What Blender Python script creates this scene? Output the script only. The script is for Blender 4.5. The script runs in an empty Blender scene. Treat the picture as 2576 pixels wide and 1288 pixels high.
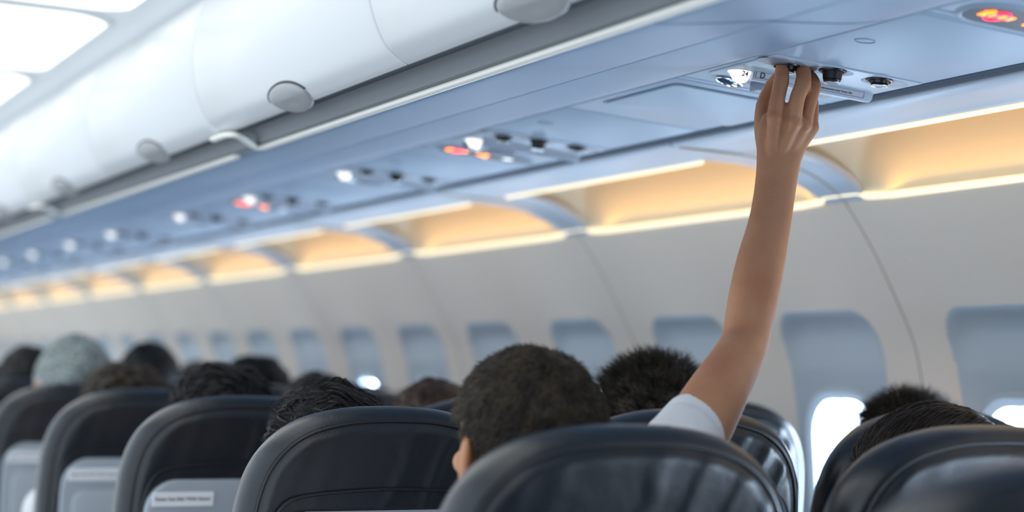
import bpy, bmesh, math, random
import numpy as np
from mathutils import Vector, Matrix

random.seed(7)
RNG = np.random.default_rng(11)
S = bpy.context.scene
COL = S.collection

# ------------------------------------------------------------------ camera
# axes: X across the cabin towards the windows, Y forward along the aisle, Z up (floor at 0)
RIGHT = Vector((0.912, -0.411, 0.016)); UP = Vector((-0.038, -0.046, 0.998)); FWD = Vector((0.409, 0.911, 0.057))
FWD.normalize(); RIGHT = (RIGHT - RIGHT.dot(FWD) * FWD).normalized(); UP = RIGHT.cross(FWD).normalized()
cam = bpy.data.cameras.new('camera'); camo = bpy.data.objects.new('camera', cam); COL.objects.link(camo)
camo.matrix_world = Matrix(((RIGHT.x, UP.x, -FWD.x, 0.0), (RIGHT.y, UP.y, -FWD.y, 0.0), (RIGHT.z, UP.z, -FWD.z, 1.25), (0, 0, 0, 1)))
cam.sensor_width = 36.0; cam.lens = 67.08; cam.clip_start = 0.05; cam.clip_end = 60
cam.dof.use_dof = True; cam.dof.focus_distance = 2.74; cam.dof.aperture_fstop = 2.2
S.camera = camo

# ------------------------------------------------------------------ world, exposure, large lights
W = bpy.data.worlds.new('world'); S.world = W; W.use_nodes = True
W.node_tree.nodes['Background'].inputs[0].default_value = (0.78, 0.89, 1.0, 1)
W.node_tree.nodes['Background'].inputs[1].default_value = 1.5
S.view_settings.view_transform = 'Standard'; S.view_settings.look = 'None'
S.view_settings.exposure = 0.0; S.view_settings.gamma = 1.0; S.view_settings.use_curve_mapping = False
S.cycles.use_denoising = True
S.cycles.max_bounces = 8; S.cycles.diffuse_bounces = 5; S.cycles.glossy_bounces = 3
S.cycles.sample_clamp_indirect = 6.0
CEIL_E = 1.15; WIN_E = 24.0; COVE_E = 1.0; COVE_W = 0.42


def area(name, loc, target, sx, sy, power, col):
    l = bpy.data.lights.new(name, 'AREA'); l.shape = 'RECTANGLE'; l.size = sx; l.size_y = sy
    l.energy = power; l.color = col
    o = bpy.data.objects.new(name, l); COL.objects.link(o); o.location = loc
    o.rotation_euler = (Vector(target) - Vector(loc)).to_track_quat('-Z', 'Y').to_euler()
    return o


# ------------------------------------------------------------------ materials
def mat(name, col, rough=0.5, metal=0.0, emit=None, es=0.0, bump=0.0, bscale=200.0, var=0.0, vscale=8.0, sss=0.0, coat=0.0, spec=0.5, detail=3.0, bump2=0.0, b2scale=20.0, stretch=None, col2=None, coat_r=0.1):
    m = bpy.data.materials.new(name); m.use_nodes = True
    nt = m.node_tree; N = nt.nodes; L = nt.links; b = N['Principled BSDF']
    b.inputs['Base Color'].default_value = (*col, 1); b.inputs['Roughness'].default_value = rough
    b.inputs['Metallic'].default_value = metal; b.inputs['Specular IOR Level'].default_value = spec
    b.inputs['Coat Weight'].default_value = coat; b.inputs['Coat Roughness'].default_value = coat_r
    if emit:
        b.inputs['Emission Color'].default_value = (*emit, 1); b.inputs['Emission Strength'].default_value = es
    if sss:
        b.inputs['Subsurface Weight'].default_value = sss
        b.inputs['Subsurface Radius'].default_value = (0.012, 0.005, 0.003); b.inputs['Subsurface Scale'].default_value = 0.6
    tc = N.new('ShaderNodeTexCoord'); src = tc.outputs['Object']
    if stretch:
        mp = N.new('ShaderNodeMapping'); mp.inputs['Scale'].default_value = stretch
        L.new(src, mp.inputs['Vector']); src = mp.outputs['Vector']
    if var:
        nz = N.new('ShaderNodeTexNoise'); nz.inputs['Scale'].default_value = vscale; nz.inputs['Detail'].default_value = 4
        L.new(src, nz.inputs['Vector'])
        mx = N.new('ShaderNodeMix'); mx.data_type = 'RGBA'
        c2 = col2 or tuple(max(0, c * (1 - var)) for c in col)
        rp = N.new('ShaderNodeMapRange'); rp.inputs[1].default_value = 0.38; rp.inputs[2].default_value = 0.62
        L.new(nz.outputs['Fac'], rp.inputs[0]); L.new(rp.outputs[0], mx.inputs[0])
        mx.inputs[6].default_value = (*col, 1); mx.inputs[7].default_value = (*c2, 1)
        L.new(mx.outputs[2], b.inputs['Base Color'])
    prev = None
    for amt, sc in ((bump, bscale), (bump2, b2scale)):
        if amt:
            nz = N.new('ShaderNodeTexNoise'); nz.inputs['Scale'].default_value = sc; nz.inputs['Detail'].default_value = detail
            L.new(src, nz.inputs['Vector'])
            bp = N.new('ShaderNodeBump'); bp.inputs['Strength'].default_value = amt; bp.inputs['Distance'].default_value = 1.0 / sc
            L.new(nz.outputs['Fac'], bp.inputs['Height'])
            if prev: L.new(prev, bp.inputs['Normal'])
            prev = bp.outputs['Normal']
    if prev: L.new(prev, b.inputs['Normal'])
    return m


M = {}
M['bin'] = mat('white_bin_plastic', (0.66, 0.68, 0.69), 0.34, bump=0.03, bscale=500)
M['ceil'] = mat('ceiling_plastic', (0.84, 0.86, 0.86), 0.5)
M['under'] = mat('blue_grey_plastic', (0.20, 0.295, 0.42), 0.46, bump=0.04, bscale=900, spec=0.2)
M['psu'] = mat('service_panel_plastic', (0.36, 0.465, 0.59), 0.45, bump=0.03, bscale=900, spec=0.25)
M['psu_light'] = mat('pale_service_plastic', (0.40, 0.49, 0.59), 0.4)
M['psu_dish'] = mat('grey_dish_plastic', (0.25, 0.28, 0.36), 0.45)
M['trough'] = mat('grey_trough_plastic', (0.20, 0.215, 0.23), 0.55)
M['rail'] = mat('pale_rail_plastic', (0.88, 0.87, 0.80), 0.3)
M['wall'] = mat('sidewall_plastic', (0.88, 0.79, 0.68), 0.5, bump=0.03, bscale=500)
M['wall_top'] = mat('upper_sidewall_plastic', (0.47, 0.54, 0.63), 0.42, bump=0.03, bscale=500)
M['cove'] = mat('cove_plastic', (0.80, 0.75, 0.60), 0.5)
M['reveal'] = mat('reveal_daylight_tint', (0.54, 0.61, 0.66), 0.5)  # wall plastic with the bluish window light put into its colour
M['seam'] = mat('seam_strip', (0.36, 0.30, 0.16), 0.5)
M['dark'] = mat('dark_gap', (0.03, 0.035, 0.045), 0.6)
M['groove'] = mat('slate_groove', (0.14, 0.19, 0.25), 0.5)
M['latch'] = mat('grey_latch_plastic', (0.36, 0.365, 0.37), 0.4)
M['ceil_lit'] = mat('lit_ceiling_diffuser', (0.9, 0.9, 0.88), 0.5, emit=(1.0, 0.99, 0.95), es=CEIL_E)
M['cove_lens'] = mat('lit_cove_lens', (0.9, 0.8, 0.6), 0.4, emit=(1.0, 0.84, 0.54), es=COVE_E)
M['pane'] = mat('bright_window_pane', (0.8, 0.9, 1.0), 0.2, emit=(0.64, 0.80, 1.0), es=WIN_E)
M['row_lit'] = mat('lit_row_lens', (0.5, 0.5, 0.48), 0.3, emit=(1.0, 0.98, 0.94), es=1.25)
M['orange'] = mat('orange_icon', (0.8, 0.3, 0.05), 0.4, emit=(1.0, 0.20, 0.012), es=3.4)
M['red'] = mat('red_icon', (0.8, 0.02, 0.1), 0.4, emit=(1.0, 0.015, 0.10), es=2.2)
M['whitelit'] = mat('lit_white_button', (0.9, 0.9, 0.9), 0.4, emit=(0.85, 0.95, 1.0), es=1.2)
M['lens_dark'] = mat('smoked_sign_lens', (0.035, 0.048, 0.068), 0.45, spec=0.3)
M['lens_blue'] = mat('dark_blue_glass', (0.03, 0.07, 0.13), 0.08, coat=0.8)
M['chrome'] = mat('chrome', (0.6, 0.66, 0.72), 0.25, metal=1.0)
M['black'] = mat('black_plastic', (0.015, 0.016, 0.02), 0.25)
M['ink'] = mat('dark_ink', (0.03, 0.03, 0.05), 0.6)
M['ink_red'] = mat('dark_red_ink', (0.12, 0.02, 0.06), 0.6)
M['placard'] = mat('placard_face', (0.46, 0.52, 0.62), 0.45)
M['leather'] = mat('black_leather', (0.010, 0.0130, 0.0175), 0.30, bump=0.12, bscale=420, bump2=0.03, b2scale=22, spec=0.5, coat=0.15, coat_r=0.35)
M['piping'] = mat('black_piping', (0.012, 0.013, 0.016), 0.4)
M['shell'] = mat('grey_seat_shell', (0.33, 0.37, 0.41), 0.42)
M['shell_light'] = mat('pale_seat_tray', (0.36, 0.40, 0.44), 0.42)
M['label'] = mat('white_placard', (0.80, 0.82, 0.84), 0.5)
M['alu'] = mat('aluminium', (0.5, 0.5, 0.52), 0.35, metal=0.9)
M['carpet'] = mat('blue_grey_carpet', (0.06, 0.07, 0.10), 0.95, bump=0.6, bscale=300, var=0.4, vscale=90)
M['skin'] = mat('skin', (0.47, 0.220, 0.108), 0.52, bump=0.14, bscale=260, var=0.14, vscale=14, sss=0.12, col2=(0.41, 0.172, 0.082))
M['skin_pale'] = mat('pale_skin', (0.60, 0.36, 0.26), 0.5, var=0.1, vscale=12, sss=0.1)
M['white_cloth'] = mat('white_cotton', (0.72, 0.72, 0.73), 0.9, bump=0.3, bscale=700)
M['grey_cloth'] = mat('grey_cotton', (0.14, 0.15, 0.17), 0.9, bump=0.3, bscale=500)
M['blue_cloth'] = mat('blue_cotton', (0.08, 0.14, 0.26), 0.9, bump=0.3, bscale=500)
M['red_cloth'] = mat('red_cotton', (0.35, 0.06, 0.05), 0.9, bump=0.3, bscale=500)
M['denim'] = mat('dark_denim', (0.03, 0.045, 0.09), 0.9, bump=0.3, bscale=600)
M['hair_black'] = mat('black_hair', (0.010, 0.0095, 0.0095), 0.45, spec=0.35, bump=0.6, bscale=500)
M['hair_soft'] = mat('soft_black_hair', (0.020, 0.016, 0.013), 0.5, spec=0.3, bump=0.6, bscale=500, var=0.5, vscale=48, col2=(0.062, 0.046, 0.029))
M['hair_brown'] = mat('dark_brown_hair', (0.022, 0.015, 0.011), 0.36, var=0.4, vscale=40, col2=(0.05, 0.030, 0.016))
M['hair_auburn'] = mat('auburn_hair', (0.075, 0.036, 0.018), 0.4, var=0.4, vscale=25)
M['mottled'] = mat('mottled_pale_cloth', (0.34, 0.39, 0.38), 0.85, var=0.9, vscale=85, col2=(0.11, 0.13, 0.12))
M['eye'] = mat('eye_white', (0.7, 0.7, 0.7), 0.2)


# ------------------------------------------------------------------ object helpers
def link_mesh(name, me, m, parent=None, smooth=True):
    if m is not None:
        me.materials.clear(); me.materials.append(m)
    if smooth:
        me.polygons.foreach_set('use_smooth', [True] * len(me.polygons))
    o = bpy.data.objects.new(name, me); COL.objects.link(o)
    if parent is not None: o.parent = parent
    return o


def from_np(name, v, f, m, parent=None, smooth=True):
    me = bpy.data.meshes.new(name); me.from_pydata([tuple(map(float, p)) for p in v], [], [tuple(map(int, q)) for q in f]); me.update()
    return link_mesh(name, me, m, parent, smooth)


class MB:
    """collects shapes for ONE mesh object"""
    def __init__(s): s.v = []; s.f = []

    def add(s, v, f):
        b = len(s.v); s.v.extend([tuple(map(float, p)) for p in v]); s.f.extend([tuple(int(i) + b for i in q) for q in f])

    def box(s, c, d, bev=0.0, rot=None):
        bm = bmesh.new(); bmesh.ops.create_cube(bm, size=1.0)
        for v in bm.verts: v.co = Vector((v.co.x * d[0], v.co.y * d[1], v.co.z * d[2]))
        if bev: bmesh.ops.bevel(bm, geom=list(bm.edges), offset=bev, segments=3, profile=0.5, affect='EDGES')
        if rot is not None: bmesh.ops.transform(bm, matrix=rot, verts=bm.verts)
        bm.verts.index_update()
        s.add([v.co + Vector(c) for v in bm.verts], [[v.index for v in f.verts] for f in bm.faces]); bm.free()

    def grid(s, P, closed_u=False, closed_v=False):
        P = np.asarray(P, float); nu, nv = P.shape[:2]; f = []
        for i in range(nu - (0 if closed_u else 1)):
            for j in range(nv - (0 if closed_v else 1)):
                a, b = i * nv + j, i * nv + (j + 1) % nv
                c, d = ((i + 1) % nu) * nv + (j + 1) % nv, ((i + 1) % nu) * nv + j
                f.append((a, b, c, d))
        s.add(P.reshape(-1, 3), f)

    def tube(s, pts, rad, n=10, ref=None, cap=True, sub=1):
        V, F_ = tube_np(pts, rad, n, ref, cap, sub); s.add(V, F_)

    def ell(s, c, r, rot=None, nu=14, nv=20):
        V, F_ = ell_np(c, r, rot, nu, nv); s.add(V, F_)

    def cyl(s, c, r, z0, z1, n=24, r1=None, sx=1.0, sy=1.0, bev=0.0):
        r1 = r if r1 is None else r1
        prof = [(0, z0), (r - bev, z0), (r, z0 + (bev if z1 > z0 else -bev)), (r1, z1 - (bev if z1 > z0 else -bev)), (r1 - bev, z1), (0, z1)]
        P = [[(c[0] + q * sx * math.cos(t), c[1] + q * sy * math.sin(t), c[2] + z) for t in np.linspace(0, 2 * math.pi, n, endpoint=False)] for q, z in prof]
        s.grid(P, closed_v=True)

    def torus(s, c, R, r, n=32, k=8, sx=1.0, sy=1.0):
        P = [[(c[0] + (R * sx + r * math.cos(u)) * math.cos(t), c[1] + (R * sy + r * math.cos(u)) * math.sin(t), c[2] + r * math.sin(u)) for u in np.linspace(0, 2 * math.pi, k, endpoint=False)] for t in np.linspace(0, 2 * math.pi, n, endpoint=False)]
        s.grid(P, True, True)

    def mesh(s, name):
        me = bpy.data.meshes.new(name); me.from_pydata(s.v, [], s.f); me.update()
        bm = bmesh.new(); bm.from_mesh(me); bmesh.ops.recalc_face_normals(bm, faces=bm.faces); bm.to_mesh(me); bm.free()
        return me

    def build(s, name, m, parent=None, smooth=True, sharp=35):
        me = s.mesh(name); o = link_mesh(name, me, m, parent, smooth)
        if smooth and sharp:
            me.set_sharp_from_angle(angle=math.radians(sharp))
        return o


def rotm(yaw=0, pitch=0, roll=0):
    return np.array(Matrix.Rotation(yaw, 3, 'Z') @ Matrix.Rotation(roll, 3, 'Y') @ Matrix.Rotation(pitch, 3, 'X'))


def catmull(P, k):
    P = np.asarray(P, float)
    if k <= 1 or len(P) < 3: return P
    Q = np.vstack([2 * P[0] - P[1], P, 2 * P[-1] - P[-2]]); out = []
    for i in range(1, len(Q) - 2):
        for t in np.linspace(0, 1, k, endpoint=False):
            a, b, c, d = Q[i - 1], Q[i], Q[i + 1], Q[i + 2]
            out.append(0.5 * (2 * b + (c - a) * t + (2 * a - 5 * b + 4 * c - d) * t * t + (3 * b - a - 3 * c + d) * t ** 3))
    out.append(Q[-2]); return np.array(out)


def tube_np(pts, rad, n=10, ref=None, cap=True, sub=1):
    P = np.asarray(pts, float); R = np.asarray([(r, r) if np.isscalar(r) else r for r in rad], float)
    PR = catmull(np.hstack([P, R]), sub); P, R = PR[:, :3], np.maximum(PR[:, 3:], 1e-5)
    T = np.gradient(P, axis=0); T /= np.linalg.norm(T, axis=1)[:, None]
    ref = np.array(ref if ref is not None else (0.0, 1.0, 0.0), float)
    rings = []; an = np.linspace(0, 2 * math.pi, n, endpoint=False); first = None; last = None
    for p, t, r in zip(P, T, R):
        d = ref - ref.dot(t) * t
        if np.linalg.norm(d) < 1e-3: d = np.array((1.0, 0.2, 0.1)) - t * np.dot(t, (1.0, 0.2, 0.1))
        d /= np.linalg.norm(d); w = np.cross(t, d)
        rings.append(p + np.outer(np.cos(an) * r[0], w) + np.outer(np.sin(an) * r[1], d)); last = (p, t, r, w, d); first = first or last
    if cap:
        def capr(e, sg):
            p, t, r, w, d = e; out = []; m = min(r)
            for a in (0.45, 0.85, 1.2, 1.5):
                out.append(p + sg * t * m * math.sin(a) + np.outer(np.cos(an) * r[0] * math.cos(a), w) + np.outer(np.sin(an) * r[1] * math.cos(a), d))
            return out
        rings = capr(first, -1)[::-1] + rings + capr(last, 1)
    V = np.array(rings); k = len(rings); f = []
    for i in range(k - 1):
        for j in range(n):
            f.append((i * n + j, i * n + (j + 1) % n, (i + 1) * n + (j + 1) % n, (i + 1) * n + j))
    if cap:
        f.append(tuple(range(n))[::-1]); f.append(tuple((k - 1) * n + j for j in range(n)))
    return V.reshape(-1, 3), f


def ell_np(c, r, rot=None, nu=14, nv=20):
    th = np.linspace(0.02, math.pi - 0.02, nu); ph = np.linspace(0, 2 * math.pi, nv, endpoint=False)
    P = np.array([[(math.sin(a) * math.cos(b) * r[0], math.sin(a) * math.sin(b) * r[1], math.cos(a) * r[2]) for b in ph] for a in th])
    P = P.reshape(-1, 3)
    if rot is not None: P = P @ np.array(rot).T
    P = P + np.array(c); f = []
    for i in range(nu - 1):
        for j in range(nv):
            f.append((i * nv + j, (i + 1) * nv + j, (i + 1) * nv + (j + 1) % nv, i * nv + (j + 1) % nv))
    f.append(tuple(range(nv))); f.append(tuple((nu - 1) * nv + j for j in range(nv))[::-1])
    return P, f


def remeshed(mb, name, voxel, smooth=4, fac=0.5):
    me = mb.mesh(name + '_raw'); o = bpy.data.objects.new(name + '_raw', me); COL.objects.link(o)
    r = o.modifiers.new('r', 'REMESH'); r.mode = 'VOXEL'; r.voxel_size = voxel
    s = o.modifiers.new('s', 'SMOOTH'); s.iterations = smooth; s.factor = fac
    dg = bpy.context.evaluated_depsgraph_get(); dg.update()
    out = bpy.data.meshes.new_from_object(o.evaluated_get(dg)); out.name = name
    bpy.data.objects.remove(o); bpy.data.meshes.remove(me)
    return out


def text_np(body, size, bold=0.0):
    c = bpy.data.curves.new('t', 'FONT'); c.body = body; c.size = size; c.align_x = 'LEFT'; c.offset = bold * size; c.resolution_u = 3
    o = bpy.data.objects.new('t', c); COL.objects.link(o)
    dg = bpy.context.evaluated_depsgraph_get(); dg.update()
    me = bpy.data.meshes.new_from_object(o.evaluated_get(dg))
    V = np.array([v.co[:] for v in me.vertices]); F_ = [list(p.vertices) for p in me.polygons]
    bpy.data.objects.remove(o); bpy.data.curves.remove(c); bpy.data.meshes.remove(me)
    return V, F_


def lettering(name, body, size, origin, ux, uy, m, parent, center=False, bold=0.022):
    V, F_ = text_np(body, size, bold)
    x, y = V[:, 0], V[:, 1]
    if center: x = x - (x.min() + x.max()) / 2; y = y - (y.min() + y.max()) / 2
    P = np.array(origin) + np.outer(x, np.array(ux)) + np.outer(y, np.array(uy))
    return from_np(name, P, F_, m, parent, smooth=False)


def empty(name, loc=(0, 0, 0), label=None, cat=None, group=None, kind=None):
    o = bpy.data.objects.new(name, None); COL.objects.link(o); o.location = loc; o.empty_display_size = 0.1
    tag(o, label, cat, group, kind); return o


def tag(o, label=None, cat=None, group=None, kind=None):
    if label: o['label'] = label
    if cat: o['category'] = cat
    if group: o['group'] = group
    if kind: o['kind'] = kind
    return o


def struct(o, label=None):
    o['kind'] = 'structure'
    if label: o['label'] = label
    return o


def copy_tree(o, parent=None):
    c = o.copy(); COL.objects.link(c); c.parent = parent
    for ch in list(o.children): copy_tree(ch, c)
    return c


ORD = ['nearest', 'second', 'third', 'fourth', 'fifth', 'sixth', 'seventh', 'eighth', 'ninth', 'tenth', 'eleventh', 'twelfth', 'thirteenth', 'fourteenth', 'fifteenth']
Y0, Y1 = -2.4, 15.2

# ------------------------------------------------------------------ the setting: floor, far wall, rear light block, ceiling
b = MB(); b.box((1.25, (Y0 + Y1) / 2, -0.03), (2.3, Y1 - Y0, 0.06)); struct(b.build('floor', M['carpet']), 'dark blue-grey cabin carpet')
b = MB(); b.box((0.40, Y1 + 0.03, 1.2), (4.0, 0.06, 2.4)); struct(b.build('wall_front', M['wall']))
M['rear_block'] = mat('dark_light_block', (0.06, 0.065, 0.08), 0.9)
b = MB(); b.box((0.95, -1.63, 1.05), (2.9, 0.06, 2.1)); struct(b.build('light_block_rear', M['rear_block']))  # unseen, added behind the camera to keep sky light off the seat backs
# ceiling: shallow arch, with rows of lit panels in it
CP = [(0.962, 1.952), (0.94, 1.966), (0.90, 1.974), (0.80, 1.983), (0.60, 1.994), (0.40, 1.998), (0.10, 1.995), (-0.15, 1.975)]
b = MB(); b.grid([[(x, y, z) for x, z in CP] for y in np.linspace(Y0, Y1, 3)]); b.grid([[(x, y, z + 0.03) for x, z in CP] for y in np.linspace(Y0, Y1, 3)])
struct(b.build('ceiling', M['ceil'], sharp=0), 'pale grey curved cabin ceiling')
cpx = np.array([p[0] for p in CP])[::-1]; cpz = np.array([p[1] for p in CP])[::-1]
def ceil_z(x): return float(np.interp(x, cpx, cpz))

# ------------------------------------------------------------------ ceiling lights
def rrect(x0, x1, y0, y1, r, k=6):
    out = []
    for cx, cy, a0 in ((x1 - r, y1 - r, 0), (x0 + r, y1 - r, 90), (x0 + r, y0 + r, 180), (x1 - r, y0 + r, 270)):
        for a in np.linspace(a0, a0 + 90, k): out.append((cx + r * math.cos(math.radians(a)), cy + r * math.sin(math.radians(a))))
    return out

def ceiling_light_meshes():
    x0, x1, hy, r = 0.26, 0.872, 0.4325, 0.10
    loops = []
    o1 = rrect(x0, x1, -hy, hy, r)
    inn = [rrect(x0 + q, x1 - q, -hy + q, hy - q, r - q * 0.8) for q in (0.03, 0.06)]
    d = MB(); rings = [o1] + inn
    cx = (x0 + x1) / 2
    for q in (0.6, 0.25): rings.append([(cx + (x - cx) * q, y * q) for x, y in inn[-1]])
    d.grid([[(x, y, ceil_z(x) - 0.006 - 0.003 * min(i, 2)) for x, y in rg] for i, rg in enumerate(rings)], closed_v=True)
    n = len(o1); d.f.append(tuple(len(d.v) - n + j for j in range(n)))
    f = MB(); oo = rrect(x0 - 0.014, x1 + 0.014, -hy - 0.014, hy + 0.014, r + 0.012)
    f.grid([[(x, y, ceil_z(x) - dz) for x, y in rg] for rg, dz in ((oo, 0.0), (oo, 0.005), (o1, 0.009), (o1, 0.0))], closed_v=True, closed_u=True)
    return d, f

cl = empty('ceiling_light', (0, 0, 0))
d_, f_ = ceiling_light_meshes()
f_.build('frame', M['ceil'], cl); d_.build('diffuser', M['ceil_lit'], cl)
yc = 3.525; ci = 0
ycs = [yc + 0.925 * k for k in range(-5, 12)]
vis = [y for y in ycs if y > 3.0]
for i, y in enumerate(ycs):
    o = cl if i == 0 else copy_tree(cl)
    o.location = (0, y, 0)
    if y in vis: lab = 'white lit ceiling panel, %s along the aisle ceiling from the top edge of the photo' % ('first' if vis.index(y) == 0 else ORD[vis.index(y)])
    else: lab = 'white lit ceiling panel above the aisle behind the photo, number %s from the rear' % ['one', 'two', 'three', 'four', 'five'][i]
    tag(o, lab, 'ceiling light', 'lit panels along the aisle ceiling')

# ------------------------------------------------------------------ overhead bins
DOOR = [(0.957, 1.671), (0.946, 1.677), (0.925, 1.695), (0.910, 1.722), (0.900, 1.752), (0.8945, 1.785), (0.8935, 1.82), (0.897, 1.860), (0.907, 1.90), (0.922, 1.928), (0.945, 1.948)]
DP = catmull(DOOR, 5)
DS = np.concatenate([[0], np.cumsum(np.linalg.norm(np.diff(DP, axis=0), axis=1))])
def door_pt(s, off=0.0):
    x = np.interp(s, DS, DP[:, 0]); z = np.interp(s, DS, DP[:, 1]); e = 0.004
    tx = np.interp(s + e, DS, DP[:, 0]) - np.interp(s - e, DS, DP[:, 0]); tz = np.interp(s + e, DS, DP[:, 1]) - np.interp(s - e, DS, DP[:, 1])
    l = math.hypot(tx, tz); return (x - tz / l * off, z + tx / l * off)   # offset outwards (towards the aisle and down)

BINL = 1.892; DL = 0.946
def make_bin():
    root = empty('overhead_bin', (0, 0, 0))
    # housing: body behind the doors, hand-hold trough and rear lip
    h = MB()
    prof = [(1.36, 1.95), (0.975, 1.945), (0.972, 1.69), (0.975, 1.671), (0.990, 1.674), (1.004, 1.668), (1.015, 1.655), (1.040, 1.652), (1.36, 1.75)]
    ya, yb = 0.006, BINL - 0.006
    h.grid([[(x, y, z) for x, z in prof] for y in (ya, yb)], closed_v=True)
    k = len(prof); h.f.append(tuple(range(k))); h.f.append(tuple(range(k, 2 * k))[::-1])
    h.build('housing', M['trough'], root)
    for q in (0, 1):
        dm = MB(); y0, y1 = q * DL + 0.002, (q + 1) * DL - 0.002
        outer = [tuple(p) for p in DP]; inner = [(x + 0.018, z + 0.002) for x, z in DP[::-1]]
        lp = outer + inner
        ys = [y0, y0 + 0.002, y0 + 0.005, y1 - 0.005, y1 - 0.002, y1]; ins = [0.004, 0.0012, 0, 0, 0.0012, 0.004]
        dm.grid([[(x + (i_ if j < len(outer) else 0), y, z) for j, (x, z) in enumerate(lp)] for y, i_ in zip(ys, ins)], closed_v=True)
        n = len(lp); dm.f.append(tuple(range(n))); dm.f.append(tuple(len(dm.v) - n + j for j in range(n))[::-1])
        door = dm.build('door', M['bin'], root, sharp=50)
        # latch paddle: a disc moulded to the lower edge of the door
        lm = MB(); R = 0.088; yc_ = (y0 + y1) / 2 + 0.01
        rings = []
        for rr, off in ((0, 0.006), (0.35, 0.006), (0.7, 0.0055), (0.9, 0.005), (0.985, 0.003), (1.0, -0.002)):
            rings.append([(lambda s_, o_: (s_[0], o_, s_[1]))(door_pt(max(1e-4, 0.024 + 0.026 * rr * math.sin(t)), off), yc_ + R * rr * math.cos(t)) for t in np.linspace(0, 2 * math.pi, 40, endpoint=False)])
        # the lower part of the paddle hangs under the edge of the door
        for rg in rings:
            for j, p in enumerate(rg):
                t = 2 * math.pi * j / 40
                if math.sin(t) < 0: rg[j] = (p[0] + 0.010 * math.sin(t) * -1, p[1], p[2] - 0.0045 * abs(math.sin(t)))
        lm.grid(rings, closed_v=True); lm.build('latch', M['latch'], door, sharp=0)
        lr = MB(); lr.grid([[(lambda s_, o_: (s_[0], o_, s_[1]))(door_pt(max(1e-4, 0.025 + 0.028 * rr * math.sin(t)), off), yc_ + R * rr * 1.06 * math.cos(t)) for t in np.linspace(0.05, math.pi - 0.05, 30)] for rr, off in ((0.9, 0.001), (1.0, 0.0025), (1.03, -0.002))]); lr.build('latch_gap_shade', M['dark'], door, sharp=0)  # dark band painted in for the shade in the gap round the latch
        
    gs = MB(); gs.box((0.9660, BINL / 2, 1.676), (0.014, BINL - 0.012, 0.012)); gs.build('gap_shade', M['dark'], root)  # dark strip standing in for the shade under the door edge
    # hand rail under the bin: straight, wrapping up to the door at its far end
    pts = [(1.028, 0.16, 1.649), (1.028, 0.5, 1.649), (1.028, 1.2, 1.649), (1.028, BINL - 0.10, 1.649), (1.026, BINL - 0.03, 1.6485), (1.014, BINL - 0.018, 1.649), (0.992, BINL - 0.045, 1.653), (0.968, BINL - 0.075, 1.659), (0.954, BINL - 0.078, 1.662), (0.947, BINL - 0.04, 1.664), (0.946, BINL + 0.03, 1.664)]
    r = MB(); r.tube(pts, [(0.0080, 0.0055)] * len(pts), 12, ref=(0, 0, 1), sub=4)
    r.build('grip_rail', M['rail'], root, sharp=60)
    return root

bin0 = make_bin()
ybins = [3.453 + BINL * k for k in range(-3, 6)]
bl = ['white overhead locker above the nearest rows, its latch cut by the top edge', 'white overhead locker behind the nearest one, with a round latch and bent rail end', 'white overhead locker, third along the aisle, blurred', 'white overhead locker, fourth along the aisle, at the left edge', 'white overhead locker, fifth along the aisle, mostly hidden', 'white overhead locker at the far front of the cabin, sixth along']
for i, y in enumerate(ybins):
    o = bin0 if i == 0 else copy_tree(bin0)
    o.location = (0, y, 0)
    if i >= 2: lab = ['white overhead locker nearest the camera, round latch cut by the top edge', 'white overhead locker second along, its rail end bent up at the door', 'white overhead locker third along the aisle, blurred with small dark latches', 'white overhead locker fourth along the aisle, at the left edge', 'white overhead locker fifth along the aisle, at the far front', 'white overhead locker sixth along the aisle, out at the far front', 'white overhead locker last along the aisle, beyond the left edge'][i - 2]
    else: lab = ['white overhead locker rearmost, out of the photo', 'white overhead locker above the photographer, out of the photo'][i]
    tag(o, lab, 'overhead locker', 'overhead lockers along the aisle')

# underside panel between the rail and the service panels (two lengths with a seam between)
UP_ = [(1.040, 1.653), (1.052, 1.6485), (1.10, 1.653), (1.17, 1.661), (1.205, 1.6655), (1.212, 1.6655), (1.26, 1.668), (1.31, 1.6715), (1.35, 1.677), (1.385, 1.6855), (1.406, 1.6945), (1.4145, 1.701)]
def under_panel(name, y0, y1):
    m_ = MB(); q = [tuple(p) for p in catmull(UP_, 4)]
    back = [(x, z + 0.02) for x, z in q[::-1]]; lp = q + back
    m_.grid([[(x, y, z) for x, z in lp] for y in (y0, y1)], closed_v=True); n = len(lp)
    m_.f.append(tuple(range(n))); m_.f.append(tuple(range(n, 2 * n))[::-1])
    return struct(m_.build(name, M['under'], sharp=60))
under_panel('trim_1', Y0, 1.932)['label'] = 'blue-grey curved panel under the bins, nearest length'
under_panel('trim_2', 1.941, Y1)['label'] = 'long blue-grey curved panel under the bins'
b = MB(); b.box((1.56, (Y0 + Y1) / 2, 1.80), (0.44, Y1 - Y0, 0.01)); b.box((1.03, (Y0 + Y1) / 2, 1.705), (0.05, Y1 - Y0, 0.004)); struct(b.build('added_dark_backing', M['dark']), 'dark sheets added to keep the void behind the service panels black')  # dark sheets added so the panel gaps stay black against the sky light

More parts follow.
